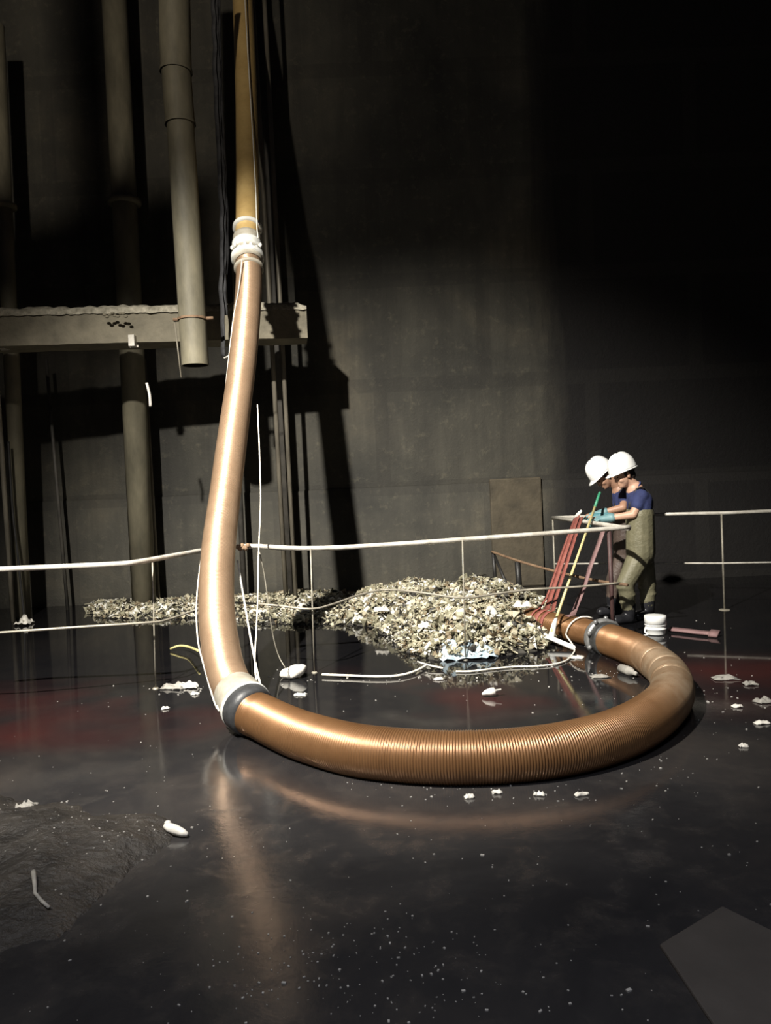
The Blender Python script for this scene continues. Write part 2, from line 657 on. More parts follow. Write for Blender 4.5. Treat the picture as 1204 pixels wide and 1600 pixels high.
# upper coupling: white wrapped joint
cp = along(KUP, .34, [(0, HR), (.02, HR + .012), (.1, HR + .014), (.12, HR + .006), (.5, HR + .008), (.88, HR + .006), (.9, HR + .016), (.98, HR + .014), (1, HR)],
           'coupling', 'cuff', hose)
along(KUP - .05, .10, ring(HR + .022), 'wrap', 'white_wrap', cp)
along(KUP + .30, .045, ring(HR + .036), 'clamp_ring', 'white_wrap', cp)
along(KUP - .62, .035, ring(HR + .020), 'clamp_ring', 'white_wrap', cp)
along(KUP + .78, .03, ring(HR + .018), 'clamp_ring', 'cuff', cp)
mb = MB()
cidx = min(range(len(par)), key=lambda i: abs(par[i] - KUP))
c0 = path[cidx]
for i in range(7):
    a = -2.6 + i * .36
    q = c0 + V((math.cos(a) * (HR + .03), math.sin(a) * (HR + .03), .02 * math.sin(i * 2.3)))
    mb.ball(q, (.02, .02, .025), n=8)
mb.build('knot', 'white_wrap', cp)
# lower coupling: pale cuff, bright ring, dark rubber band
cp = along(KLOW - .38, .19, [(0, HR - .003), (.04, HR + .008), (.3, HR + .012), (.34, HR + .017), (1, HR + .022)], 'coupling', 'cuff', hose)
along(KLOW - .10, .022, ring(HR + .030), 'clamp_ring', 'white_wrap', cp)
along(KLOW + .10, .095, [(0, HR * .9), (.02, HR + .027), (.5, HR + .022), (.97, HR + .018), (1, HR * .9)], 'rubber_band', 'grey_rubber', cp)
# coupling beside the workers
cp = along(KEND - .15, .12, ring(HR + .014), 'coupling', 'dark_rubber', hose)
along(KEND + .12, .055, ring(HR + .034), 'clamp_ring', 'grey_ring', cp)
cc = path[min(range(len(par)), key=lambda i: abs(par[i] - (KEND + .12)))]
for i in range(9):
    mb = MB()
    a = 2 * math.pi * i / 9
    t = ax
    s = t.cross(V((0, 0, 1))).normalized()
    mb.ball(cc + s * math.cos(a) * (HR + .036) + V((0, 0, 1)) * math.sin(a) * (HR + .036), (.022, .022, .022), n=8)
    mb.build('clamp_lug', 'grey_ring', cp)

# ------------------------------------------------------------------ ropes and cords
def cord(name, pts, r, mat, label, cat, step=.05, n=6):
    p, _ = spline(pts, step)
    mb = MB()
    mb.tube(p, r, n)
    return tag(rebase(mb.build(name, mat)), label, cat)


def hose_d(y):
    """distance of the hanging hose at picture height y"""
    for (a, b) in zip(hang, hang[1:]):
        if a[1] <= y <= b[1]:
            t = (y - a[1]) / (b[1] - a[1])
            return a[2] + (b[2] - a[2]) * t
    return hang[0][2] if y < 0 else hang[-1][2]


cord('rope', [P(382, -10, 9.38), P(388, 100, 9.0), P(394, 200, 8.62), P(399, 290, 8.2), P(401, 350, 7.97), P(403, 372, 7.88)], .007, 'rope',
     'thin white rope running down the upper hose to the white wrapped joint', 'rope')
cord('rope', [P(378, 405, 7.72), P(373, 450, 7.62), P(364, 500, 7.5), P(355, 580, 7.25), P(346, 660, 6.95), P(333, 740, 6.6), P(323, 810, 6.25), P(313, 880, 5.9),
              P(307, 940, 5.6), P(309, 1000, 5.3), P(321, 1050, 5.05), P(336, 1100, 4.82), P(345, 1108, 4.72)], .0055, 'rope',
     'white rope along the left edge of the hanging hose down to the lower coupling', 'rope')
cord('rope', [P(402, 632, 6.75), P(405, 700, 6.55), P(407, 780, 6.3), P(404, 860, 6.0), P(402, 950, 5.6), P(398, 1030, 5.2), P(400, 1060, 5.05), P(404, 1078, 4.9)],
     .0058, 'rope', 'white rope hanging straight down just to the right of the hanging hose', 'rope')
cord('rope', [P(371, 876, 6.1), P(380, 930, 5.8), P(392, 1000, 5.4), P(402, 1050, 5.1), P(409, 1078, 4.92)], .0075, 'rope',
     'white rope slanting from behind the hose and knotted at the lower coupling', 'rope')
cord('cord', [P(405, 862, 6.35), P(413, 900, 6.35), P(424, 980, 6.3), P(434, 1022, 6.3), P(447, 1046, 6.25)], .0045, 'rail_thin',
     'thin grey cord slanting from the railing to the white bundle on the water', 'cord')
cord('cord', [G(266, 1014, .02), G(280, 1009, .05), G(295, 1011, .06), G(310, 1017, .10)], .012, 'yellow_cord',
     'short yellowish cord arching over the black water left of the hose', 'cord')
# knots lashed to the lower coupling
mb = MB()
for q in ((404, 1078, 4.9), (409, 1080, 4.9), (402, 1084, 4.86), (416, 1090, 4.88), (424, 1096, 4.88), (430, 1102, 4.86)):
    mb.ball(P(*q), .019, n=10)
tag(rebase(fused(mb, 'knot', 'rope', None, .006, 2)), 'white rope knot on the right side of the lower hose coupling', 'knot')
mb = MB()
for q in ((340, 1105, 4.72), (343, 1109, 4.7), (347, 1107, 4.68), (350, 1112, 4.66), (354, 1116, 4.62), (356, 1122, 4.6)):
    mb.ball(P(*q), .015, n=10)
tag(rebase(fused(mb, 'knot', 'rope', None, .006, 2)), 'white rope knot on the left side of the lower hose coupling', 'knot')

# white rope lying on the floor and looped over the intake hose
q = [i for i in range(len(par)) if par[i] > len(pts) - 3.2][0]
hc = path[q]
hax = (path[q + 30] - path[q - 30]).normalized()
hs = hax.cross(V((0, 0, 1))).normalized()
if hs.y < 0:
    hs = -hs
loop = []
for i in range(11):
    a = math.radians(58 + i * 13.5)
    loop.append(hc + hs * (math.cos(a) * .135) + V((0, 0, 1)) * (math.sin(a) * .135) - hax * (.09 - i * .012))
tail = [G(897, 1013, .02), G(892, 1025, .012), G(880, 1034, .01), G(850, 1040, .01), (G(800, 1042, .01)), G(760, 1046, .01), G(735, 1049, .01), G(712, 1049, .01)]
cord('rope', loop + tail, .0075, 'rope', 'white rope looped over the intake hose and trailing along the wet floor', 'rope')
cord('tube', [G(503, 1054, .02), G(545, 1055.5, .02), (G(590, 1057, .02)), (G(625, 1055, .02)), G(650, 1048, .02), G(667, 1039, .02)], .010, 'rope',
     'thin white tube lying on the floor edge between railing post and rubbish heap', 'tube')
cord('stick', [G(652, 1034, .03), G(672, 1040, .03), G(692, 1044, .02)], .008, 'scrap', 'pale stick at the front foot of the rubbish heap', 'stick')

# ------------------------------------------------------------------ front railing
rl = thing('railing', G(727, 1030), 'bent pale tube railing on thin posts crossing in front of the rubbish heap', 'railing')


def part_tube(name, pts, r, mat, parent, n=12, smooth=True, step=.06):
    p = spline(pts, step)[0] if smooth else pts
    mb = MB()
    mb.tube(p, r, n)
    return mb.build(name, mat, parent)


R1 = [(-60, 893), (0, 889.5), (70, 886.5), (140, 883.5), (196, 880.5), (225, 876.5), (270, 868.5), (316, 860)]
part_tube('top_rail', [G(x, y, 1.0) for x, y in R1], .020, 'rail', rl)
R2 = [(370, 854.5), (400, 853.5), (440, 856), (480, 857), (520, 856), (560, 854), (640, 849), (722, 843), (800, 837.5), (880, 831.5), (940, 827), (984, 823.5)]
part_tube('top_rail', [P(x, y, 6.25 + .55 * (x - 400) / 584) for x, y in R2], .0205, 'rail', rl)
mb = MB()
for i in range(6):
    mb.ball(P(372 + i * 3.0, 855 + 2.5 * math.sin(i * 2.2), 6.2), .022, n=8)
mb.build('lashing', 'rust', rl)
M1 = [(-60, 992, 5.5), (0, 988.5, 5.5), (120, 980, 5.6), (235, 972.5, 5.75), (262, 968, 5.9), (310, 952, 6.2), (360, 942, 6.35), (420, 945, 6.2), (484, 951.5, 6.1), (520, 944, 6.3), (560, 930, 6.6), (600, 921.5, 6.75),
      (650, 925, 6.5), (722, 934, 6.35), (780, 927, 6.5), (830, 921, 6.55), (900, 917, 6.6), (966, 911, 6.65)]
part_tube('mid_rail', [P(*q) for q in M1], .0095, 'rail_thin', rl, 8)
for (xt, yt, xb, yb) in ((238, 879, 243, 1076), (485, 857, 491, 1051), (722, 843, 727, 1031)):
    b = G(xb, yb)
    part_tube('post', [b, P(xt, yt, b.y)], .0062, 'rail_thin', rl, 8, False)
    mb = MB(); mb.lathe([(.0, .010), (.02, .008), (.024, 0)], 14, Matrix.Translation(b)); mb.build('foot', 'rail_thin', rl)
t = P(951, 827, 6.78)
part_tube('post', [t, V((t.x + .01, t.y, 0))], .020, 'maroon', rl, 10, False)

# railing behind the workers, turning the corner
rb = thing('railing', G(1131, 960), 'grey tube railing with bright mid rail behind the two workers', 'railing')
cor = P(863, 809, 8.8)
part_tube('top_rail', [P(982, 826, 6.95), P(940, 819, 7.45), P(900, 813.5, 8.1), cor], .0215, 'rail', rb, 12, False)
part_tube('top_rail', [cor, P(1020, 804, 8.35), P(1130, 801.5, 8.1), P(1260, 796.5, 7.85)], .019, 'rail', rb, 12, False)
part_tube('mid_rail', [P(866, 881, 8.8), P(1020, 880, 8.35), P(1128, 880, 8.1), P(1260, 878, 7.85)], .0095, 'rail', rb, 8, False)
for (xt, yt, D) in ((863, 809, 8.8), (1126.5, 802, 8.1)):
    t = P(xt, yt, D)
    part_tube('post', [t, V((t.x + .005, t.y, 0))], .010, 'rail_thin', rb, 8, False)
mb = MB(); mb.lathe([(0, .010), (.05, .008), (.056, 0)], 18, Matrix.Translation(V((P(1126.5, 802, 8.1).x + .005, 8.1, 0)))); mb.build('foot', 'rail_thin', rb)

# low rusty frame behind the heap
fr = thing('low_frame', V((P(790, 900, 8.7).x, 8.7, 0)), 'low black steel frame with a rusty bar sloping down behind the heap', 'frame')
def bar(name, a, b, w, mat, parent):
    part_tube(name, [a, b], w, mat, parent, 6, False)
bar('leg', P(770, 863, 9.2), P(775, 925, 9.2), .022, 'black_steel', fr)
bar('brace', P(772, 868, 9.2), P(795, 922, 8.8), .020, 'black_steel', fr)
bar('leg', P(808, 878, 8.7), P(812, 935, 8.7), .034, 'black_steel', fr)
part_tube('rail', [P(768, 862, 9.2), P(808, 876, 8.7), P(864, 892, 8.2), P(930, 907, 7.6), P(980, 914, 7.2)], .015, 'rust', fr, 8)

# ------------------------------------------------------------------ pipes on the far wall
def wall_pipe(name, top, bot, r, mat, label, group=None, joints=(), brackets=0):
    t, b = P(*top), P(*bot)
    b = V((b.x, b.y, max(b.z, 0)))
    root = thing(name, b, label, 'pipe', group)
    part_tube('tube', [t, b], r, mat, root, 20, False)
    for (f, dr, h) in joints:
        c = b.lerp(t, f)
        mb = MB(); mb.tube([c - V((0, 0, h)), c - V((0, 0, h * .8)), c + V((0, 0, h * .8)), c + V((0, 0, h))], [r, r + dr, r + dr, r], 24)
        mb.build('flange', mat, root)
    return root


DB = 8.7   # distance of the beam
# open-ended downpipe in front of the beam: three sleeved lengths
dp = thing('downpipe', P(305, 571, 8.25), 'grimy olive open-ended downpipe hanging in front of the beam', 'pipe')
SEG = [((269, -150), (275, 112), 47), ((275, 108), (281.5, 194), 44.5), ((281.5, 190), (305, 571), 41.5)]
for (a, b, wpx) in SEG:
    A, B = P(a[0], a[1], 8.25), P(b[0], b[1], 8.25)
    r = wpx / 1200 * 8.25 / 2
    mb = MB()
    mb.tube([A, B + (A - B).normalized() * .0], [r, r], 28, cap=False)
    mb.build('pipe_length', 'pipe', dp)
    mb = MB(); d = (A - B).normalized()
    if b[1] < 500:
        mb.tube([B - d * .01, B + d * .02], [r + .008, r + .008], 28, cap=False); mb.build('collar', 'pipe', dp)
A, B = P(281.5, 190, 8.25), P(305, 571, 8.25)
d = (A - B).normalized()
r = 41.5 / 1200 * 8.25 / 2
mb = MB(); mb.tube([B + d * .001, B + d * .3], [r - .012, r - .012], 28, cap=False); mb.add([], [])
mb.build('inner_wall', 'inside', dp)
mb = MB(); mb.tube([B + d * .001, B + d * .0005], [r, r - .012], 28, cap=False); mb.build('rim', 'pipe', dp)
c = B.lerp(A, (571 - 498) / 381)
mb = MB(); mb.tube([c - d * .012, c + d * .012], [r + .012, r + .012], 28, cap=False); mb.box(c + V((r + .04, 0, 0)), (.08, .05, .03)); mb.box(c - V((r + .03, 0, 0)), (.06, .05, .03))
mb.build('strap_clamp', 'rust', dp)
mb = MB(); mb.tube([c - V((r + .05, .0, .0)), P(283, 590, 8.2)], .008, 6); mb.build('wire', 'conduit', dp)

wall_pipe('standpipe', (171, -150, 10.0), (226, 953, 10.0), .155, 'pipe', 'thick grimy standpipe left of the downpipe with a flange above the beam', None,
          [(.585, .055, .035)])
wall_pipe('standpipe', (-6, 40, 9.7), (37, 975, 9.7), .095, 'pipe', 'pale standpipe with dark cable at the left edge of the far wall', None, [(.70, .05, .03)])
wall_pipe('conduit', (-25, 300, 9.4), (22, 990, 9.4), .030, 'conduit', 'thin grey conduit left of the pale standpipe at the far left')
wall_pipe('conduit', (386, -150, 9.8), (447, 938, 9.8), .030, 'conduit', 'left one of two thin conduits just right of the hanging hose')
wall_pipe('conduit', (405, -150, 9.8), (462, 938, 9.8), .028, 'conduit', 'right one of two thin conduits just right of the hanging hose')
wall_pipe('standpipe', (396, -150, 10.3), (455, 930, 10.3), .085, 'pipe_dark', 'soot-dark standpipe behind the two thin conduits')
wall_pipe('standpipe', (352, 300, 10.2), (383, 955, 10.2), .038, 'pipe_dark', 'narrow dark standpipe mostly hidden behind the hanging hose')
wall_pipe('conduit', (72, 560, 10.2), (106, 958, 10.2), .022, 'pipe_dark', 'slim dark conduit on the wall between the two left standpipes')
wall_pipe('conduit', (226, 560, 10.2), (249, 945, 10.2), .018, 'conduit', 'slim conduit close to the right of the thick standpipe')
cord('cable', [P(13, 690, 9.45), P(20, 800, 9.45), P(27, 860, 9.45), P(33, 920, 9.45), P(38, 965, 9.45)], .016, 'black_steel',
     'black cable running down the pale standpipe at the far left', 'cable')

# black frayed rag / belt hanging beside the downpipe
rg = []
mb = MB()
pp, _ = spline([P(336, -40, 8.6), P(338, 60, 8.6), P(341, 160, 8.6), P(346, 260, 8.6), P(350, 360, 8.6), P(349, 450, 8.6), P(352, 520, 8.6), P(353, 556, 8.6)], .05)
for k in range(3):
    off = V(((k - 1) * .025, .02 * k, 0))
    ln = len(pp) - k * 9
    mb.ribbon([p + off + V((.02 * noise.noise(V((i * .23, k * 5, 0))), .02 * noise.noise(V((i * .2, k * 5, 9))), 0)) for i, p in enumerate(pp[:ln])],
              (1, .6 * (k - 1), 0), .055 - .008 * k, .008)
o = mb.build('rag', 'rag')
tag(rebase(o), 'long frayed black rag hanging between downpipe and suction hose', 'rag')
for (x, y, x2, y2, lab) in ((229, 598, 235, 635, 'pale torn shred hanging right of the thick standpipe below the beam'),
                            (112 / 4 + 240 + 112, 545, 350, 560, 'pale shred caught at the lower tip of the black rag')):
    mb = MB()
    p_, _ = spline([P(x, y, 8.55), P((x + x2) / 2 + 1.5, (y + y2) / 2, 8.55), P(x2, y2, 8.55)], .02)
    mb.ribbon(p_, (1, .5, 0), .028, .004)
    tag(rebase(mb.build('shred', 'scrap')), lab, 'shred')

# ------------------------------------------------------------------ concrete beam
bl, br_ = P(-140, 506, DB - .3), P(480, 466, DB + .35)
top = .5 * (P(0, 488, DB - .2).z + P(440, 478, DB + .3).z)
hgt = .365
bm = thing('beam', V(((bl.x + br_.x) / 2, DB + .2, top - hgt)), 'grimy concrete beam with grit on top crossing behind the downpipe', 'beam')
L0, L1 = V((P(-140, 500, DB - .3).x, DB - .28, 0)), V((P(479, 490, DB + .3).x, DB + .28, 0))
dx = (L1 - L0).normalized()
dy = V((-dx.y, dx.x, 0))
mb = MB()
nseg = 40
vs, fs = [], []
zl0, zl1 = P(0, 488, DB - .2).z, P(477, 478, DB + .28).z
for i in range(nseg + 1):
    t = i / nseg
    q = L0.lerp(L1, t)
    ztop = zl0 + (zl1 - zl0) * t
    zbot = ztop - hgt
    for (dd, zz) in ((0, zbot), (0, ztop - .02), (.02, ztop), (.40, ztop), (.42, zbot)):
        e = .008 * noise.noise(V((q.x * 5, dd * 9, zz * 3)))
        vs.append(q + dy * (dd + e) + V((0, 0, zz + e)))
for i in range(nseg):
    for j in range(5):
        fs.append((i * 5 + j, (i + 1) * 5 + j, (i + 1) * 5 + (j + 1) % 5, i * 5 + (j + 1) % 5))
fs += [(0, 1, 2, 3, 4), tuple(nseg * 5 + j for j in reversed(range(5)))]
mb.add(vs, fs)
mb.build('beam_body', 'beam', bm, smooth=False)
# ragged grit heaped along the upper edge
mb = MB()
ng = 220
vs, fs = [], []
for i in range(ng + 1):
    t = i / ng
    q = L0.lerp(L1, t)
    ztop = zl0 + (zl1 - zl0) * t
    hh = .075 + .045 * noise.noise(V((q.x * 3.1, 1, 0))) + .03 * noise.noise(V((q.x * 11, 2, 0)))
    if .80 < t < .875:
        hh += .03
    if t > .975:
        hh *= max(0, (1 - t) / .025)
    for dd, k in ((-.022, -.35), (-.015, .25), (.05, .75), (.16, 1), (.30, .8), (.40, 0)):
        e = .012 * noise.noise(V((q.x * 17, dd * 30, k * 3)))
        vs.append(q + dy * (dd + e) + V((0, 0, ztop + (hh if k > 0 else .12) * k + e)))
for i in range(ng):
    for j in range(5):
        fs.append((i * 6 + j, (i + 1) * 6 + j, (i + 1) * 6 + j + 1, i * 6 + j + 1))
mb.add(vs, fs)
g = mb.build('grit_layer', 'grit', bm); g['label'] = 'pale grit heaped along the top edge'
for (x, y) in ((4, 537), (207, 533)):
    c = P(x, y, DB)
    mb = MB(); mb.box(c, (.07, .10, .13)); mb.box(c + V((0, .05, -.05)), (.10, .02, .03)); mb.build('bracket', 'rail', bm, smooth=False, bevel=.006)
mb = MB()
for k in range(9):
    mb.ball(P(163 + k * 4.2, 492 + 3 * math.sin(k * 1.7), DB - .16), (.025, .02, .016), n=8)
mb.build('rubble_lump', 'beam', bm)

# ------------------------------------------------------------------ rubbish heap
def poly_sd(p, poly):
    """signed distance to polygon (positive inside)"""
    ins, dmin = False, 1e9
    n = len(poly)
    for i in range(n):
        a, b = poly[i], poly[(i + 1) % n]
        if (a[1] > p[1]) != (b[1] > p[1]) and p[0] < (b[0] - a[0]) * (p[1] - a[1]) / (b[1] - a[1]) + a[0]:
            ins = not ins
        ex, ey = b[0] - a[0], b[1] - a[1]
        t = max(0, min(1, ((p[0] - a[0]) * ex + (p[1] - a[1]) * ey) / (ex * ex + ey * ey + 1e-12)))
        dmin = min(dmin, math.hypot(p[0] - a[0] - t * ex, p[1] - a[1] - t * ey))
    return dmin if ins else -dmin


def g2(x, y):
    q = G(x, y)
    return (q.x, q.y)


PA = [g2(540, 975), g2(585, 983), g2(616, 998), g2(628, 1018), g2(690, 1032), g2(770, 1025), g2(850, 1014), g2(872, 1003), (1.36, 7.0), (1.46, 7.5), (1.75, 8.3), (1.5, 9.3), (-.45, 9.5), (-.5, 8.9)]
PB = [g2(150, 967), g2(230, 968), g2(320, 966), g2(420, 975), g2(545, 976), (-.4, 8.9), (-.5, 10.5), (-4.2, 10.5)]


MOUTH = path[-1]


def hA(x, y):
    d = poly_sd((x, y), PA) + .10 * noise.noise(V((x * 3, y * 3, 0)))
    if d <= 0:
        return 0
    mouth_gap = min(1.0, max(0.0, (math.hypot(x - MOUTH.x + .04, (y - MOUTH.y) * .8) - .13) / .30))
    return mouth_gap * (.32 + .06 * x) * (1 - math.exp(-d / .30)) * (1 + .30 * noise.noise(V((x * 2.2, y * 2.2, 5)))) + .02


def hB(x, y):
    d = poly_sd((x, y), PB) + .14 * noise.noise(V((x * 2.5, y * 2.5, 2)))
    if d <= 0:
        return 0
    return .085 * (1 - math.exp(-d / .25)) * (1 + .6 * noise.noise(V((x * 3, y * 3, 8)))) + .01


def heap(name, poly, hf, count, seed, big):
    rnd = random.Random(seed)
    x0, x1 = min(p[0] for p in poly) - .2, max(p[0] for p in poly) + .2
    y0, y1 = min(p[1] for p in poly) - .2, max(p[1] for p in poly) + .2
    st = .045
    nx, ny = int((x1 - x0) / st), int((y1 - y0) / st)
    mb = MB()
    hs = [[hf(x0 + i * st, y0 + j * st) for i in range(nx + 1)] for j in range(ny + 1)]
    idx = {}
    vs, fs = [], []
    for j in range(ny):
        for i in range(nx):
            if max(hs[j][i], hs[j][i + 1], hs[j + 1][i], hs[j + 1][i + 1]) > 0:
                f = []
                for (a, b) in ((i, j), (i + 1, j), (i + 1, j + 1), (i, j + 1)):
                    if (a, b) not in idx:
                        idx[(a, b)] = len(vs)
                        x, y = x0 + a * st, y0 + b * st
                        h = hs[b][a]
                        vs.append(V((x, y, h - .02 + (.03 * noise.noise(V((x * 14, y * 14, 3))) if h > 0 else 0))))
                    f.append(idx[(a, b)])
                fs.append(tuple(f))
    mb.add(vs, fs, 4)
    made = 0
    while made < count:
        x, y = rnd.uniform(x0, x1), rnd.uniform(y0, y1)
        h = hf(x, y)
        if h <= .012:
            continue
        made += 1
        kind = rnd.random()
        pk = noise.noise(V((x * 3.3, y * 3.3, seed))) + .5 * noise.noise(V((x * 8, y * 8, seed + 4)))
        wts = [.24, .32, .26, .09, .09] if pk > .22 else ([.26, .12, .40, .12, .10] if pk > -.25 else [.12, .06, .44, .18, .20])
        mi = rnd.choices([0, 1, 2, 3, 4], wts)[0]
        sz = 2.0 if rnd.random() < .06 else 1.0
        R = Matrix.Rotation(rnd.uniform(0, 6.28), 3, 'Z') @ Matrix.Rotation(rnd.gauss(0, .55), 3, 'X') @ Matrix.Rotation(rnd.gauss(0, .45), 3, 'Y')
        c = V((x, y, h + rnd.uniform(-.01, .03)))
        if kind < .62:      # crumpled sheet
            a, b = rnd.uniform(.02, .075) * big * sz, rnd.uniform(.015, .05) * big * sz
            v2 = []
            for q in range(3):
                for p in range(3):
                    v2.append(R @ V(((p - 1) * a / 2 + rnd.gauss(0, .007), (q - 1) * b / 2 + rnd.gauss(0, .007), rnd.gauss(0, .014 * sz))) + c)
            mb.add(v2, [(q * 3 + p, q * 3 + p + 1, q * 3 + p + 4, q * 3 + p + 3) for q in (0, 1) for p in (0, 1)], mi)
        elif kind < .80:    # stick / stalk
            l = rnd.uniform(.05, .18) * big
            d = R @ V((1, 0, 0))
            mb.tube([c - d * l / 2, c + V((0, 0, rnd.gauss(0, .012))), c + d * l / 2], rnd.uniform(.003, .007), 5, True, mi)
        else:               # bottle-like lump
            l, r = rnd.uniform(.03, .10) * big, rnd.uniform(.010, .026) * big
            d = R @ V((1, 0, 0))
            mb.tube([c - d * l / 2, c + d * l * .2, c + d * l * .4, c + d * l * .5], [r, r, r * .45, r * .4], 7, True, mi)
    return mb.build(name, ['t_cream', 't_white', 't_olive', 't_brown', 't_dark'], smooth=False)


o = heap('rubbish_heap', PA, hA, 9500, 3, 1.0)
tag(rebase(o), 'big heap of pale mixed rubbish standing in the water behind the railing', 'rubbish', None, 'stuff')
o = heap('rubbish_bank', PB, hB, 3200, 5, .9)
tag(rebase(o), 'thin bank of rubbish washed up along the foot of the far wall', 'rubbish', None, 'stuff')

# pale blue plastic sheet and a few readable pieces on the heap
def crumple(name, c, sx, sy, hgt_, rot, mat, seed, res=9):
    rnd = V((seed * 3.1, seed * 1.7, 0))
    mb = MB()
    vs = []
    for j in range(res):
        for i in range(res):
            u, v = (i / (res - 1) - .5), (j / (res - 1) - .5)
            z = hgt_ * (.5 + noise.noise(V((u * 4, v * 4, 0)) + rnd) * .9) * (1 - (2 * max(abs(u), abs(v))) ** 4 * .7)
            e = .12 * noise.noise(V((u * 3, v * 3, 7)) + rnd) + .16 * noise.noise(V((u * 9, v * 9, 3)) + rnd)
            vs.append(V(((u + e) * sx, (v - e) * sy, max(z, 0))))
    fs = [(j * res + i, j * res + i + 1, (j + 1) * res + i + 1, (j + 1) * res + i) for j in range(res - 1) for i in range(res - 1)]
    n0 = len(vs)
    vs += [V((p.x, p.y, p.z - .006)) for p in vs]
    fs += [tuple(reversed([k + n0 for k in f])) for f in fs]
    edge = [i for i in range(res)] + [res - 1 + res * j for j in range(1, res)] + [res * res - 1 - i for i in range(1, res)] + [res * (res - 1 - j) for j in range(1, res - 1)]
    for a, b in zip(edge, edge[1:] + edge[:1]):
        fs.append((b, a, a + n0, b + n0))
    mb.add(vs, fs)
    o = mb.build(name, mat)
    o.location = c
    o.rotation_euler = (0, 0, rot)
    return o


o = crumple('plastic_sheet', V((0, 0, 0)), .44, .15, .03, 0, 'blue_sheet', 4, 15)
q = G(733, 1020, .05)
for v in o.data.vertices:
    low = v.index >= 225
    wx, wy = q.x + v.co.x + .2 * v.co.y, q.y + v.co.y * .8
    v.co = V((wx, wy, max(hA(wx, wy), .0) + .018 + .030 * noise.noise(V((wx * 14, wy * 14, 2))) + .010 * noise.noise(V((wx * 40, wy * 40, 2))) - (.005 if low else 0)))
o.data.update()
rebase(o)
tag(o, 'crumpled pale blue plastic sheet at the front of the rubbish heap', 'plastic sheet')
q = G(677, 941, 0)
mb = MB(); c = P(677, 941, 7.9); mb.box(c, (.055, .05, .06), Matrix.Rotation(.4, 3, 'Z'))
tag(rebase(mb.build('block', 't_dark', smooth=False, bevel=.006)), 'small black block on top of the rubbish heap', 'block')
for (x, y, sx, sy, D, lab) in ((768, 958, .15, .10, 7.3, 'white crumpled bag in the middle of the rubbish heap, left of the hose mouth'), (670, 980, .16, .10, 7.0, 'white folded sheet lying low on the left face of the rubbish heap'),
                            (815, 948, .17, .10, 7.75, 'white bag at the right end of the rubbish heap beside the hose mouth'), (596, 955, .16, .09, 7.9, 'white bag at the left end of the rubbish heap')):
    c = P(x, y, D)
    for _ in range(12):
        c = c.lerp(G(x, y, hA(c.x, c.y) + .01), .6)
    o = crumple('plastic_bag', c, sx, sy, .07, x * .1, 'scrap', x * .01)
    tag(o, lab, 'bag')

# ------------------------------------------------------------------ readable pieces floating on the floor
SCR = 'small pale scraps floating on the black floor'


def scrap(x, y, wpx, hpx, label, mat='scrap', name='scrap', rot=None, group=None, hz=.02):
    c = G(x, y)
    s = c.y / 1200
    wd = wpx * s
    dp_ = max(hpx * s * c.y / EYE * .6, .02)
    o = crumple(name, c + V((0, 0, .004)), wd, min(dp_, wd * 1.2), hz, rot if rot is not None else (x * .37 % .5) - .25, mat, x * .13 + y * .07, 9)
    tag(o, label, 'scrap', group)
    return o


mb = MB()
c = G(460, 1049, .05)
mb.ball(c, (.10, .07, .05), Matrix.Rotation(-.35, 3, 'Y'), 20)
mb.ball(c + V((-.06, -.01, -.01)), (.06, .06, .04), None, 16)
for v in mb.v:
    v += V((noise.noise(v * 22), noise.noise(v * 22 + V((5, 0, 0))), noise.noise(v * 22 + V((0, 9, 0))))) * .010
tag(rebase(mb.build('bundle', 'scrap')), 'off-white wrapped bundle on the floor between hose and railing post', 'bundle')
mb = MB()
c = G(766, 1082, .03)
mb.tube([c + V((-.06, 0, -.01)), c + V((-.035, 0, 0)), c + V((0, 0, .005)), c + V((.03, 0, .008)), c + V((.033, 0, .012)), c + V((.075, 0, .018))], [.006, .018, .026, .027, .008, .007], 10)
tag(rebase(mb.build('squeezed_bottle', 'scrap')), 'squashed white bottle with spout floating inside the hose loop', 'bottle')
scrap(685, 1062, 15, 4, 'short white strip floating above the middle of the hose loop', rot=.05)
scrap(469, 1086, 18, 5, 'white strip floating just right of the lower hose coupling', rot=-.1)
scrap(305, 1085, 13, 4, 'pale strip on the water left of the hanging hose')
scrap(258, 1108, 12, 3, 'lone white strip on the dark water far left of the lower coupling')
scrap(272, 1075, 36, 9, 'tangle of pale shreds on the floor edge near the left post', 'scrap_grey', hz=.05)
scrap(295, 1074, 30, 8, 'pale shredded foil between the left post and the hose', hz=.05)
scrap(936, 1058, 26, 7, 'grey flattened scrap inside the right bend of the hose', 'scrap_grey')
mb = MB(); a, b = G(970, 1044, .03), G(994, 1053, .03)
mb.tube([a, a.lerp(b, .6), a.lerp(b, .8), b], [.034, .034, .018, .014], 12)
tag(rebase(mb.build('bottle', 'scrap_grey')), 'grey bottle lying against the inner side of the hose bend', 'bottle')
scrap(1133, 1061, 36, 9, 'largest grey flake floating right of the hose bend', 'scrap_grey', hz=.03)
scrap(1172, 1070, 20, 7, 'grey flake at the right edge beside the largest one', 'scrap_grey', hz=.03)
scrap(1151, 1105, 15, 5, 'white scrap floating below the grey flakes right of the bend')
scrap(1193, 1097, 26, 9, 'pale curled scrap at the right picture edge', 'scrap_grey', hz=.03)
scrap(1190, 1131, 22, 5, 'white strip near the right edge, below the curled scrap')
scrap(1161, 1167, 13, 5, 'small bright scrap right of the front of the hose')
scrap(900, 1028, 22, 7, 'white torn bit beside the rope under the intake hose')
scrap(733, 1247, 15, 4, 'narrow white scrap in front of the middle of the hose')
scrap(908, 1243, 22, 5, 'white scrap farthest right in front of the hose')
scrap(842, 1243, 16, 4, 'pale scrap in front of the hose, second from the right')
scrap(776, 1240, 16, 4, 'pale scrap in front of the hose, third from the right')
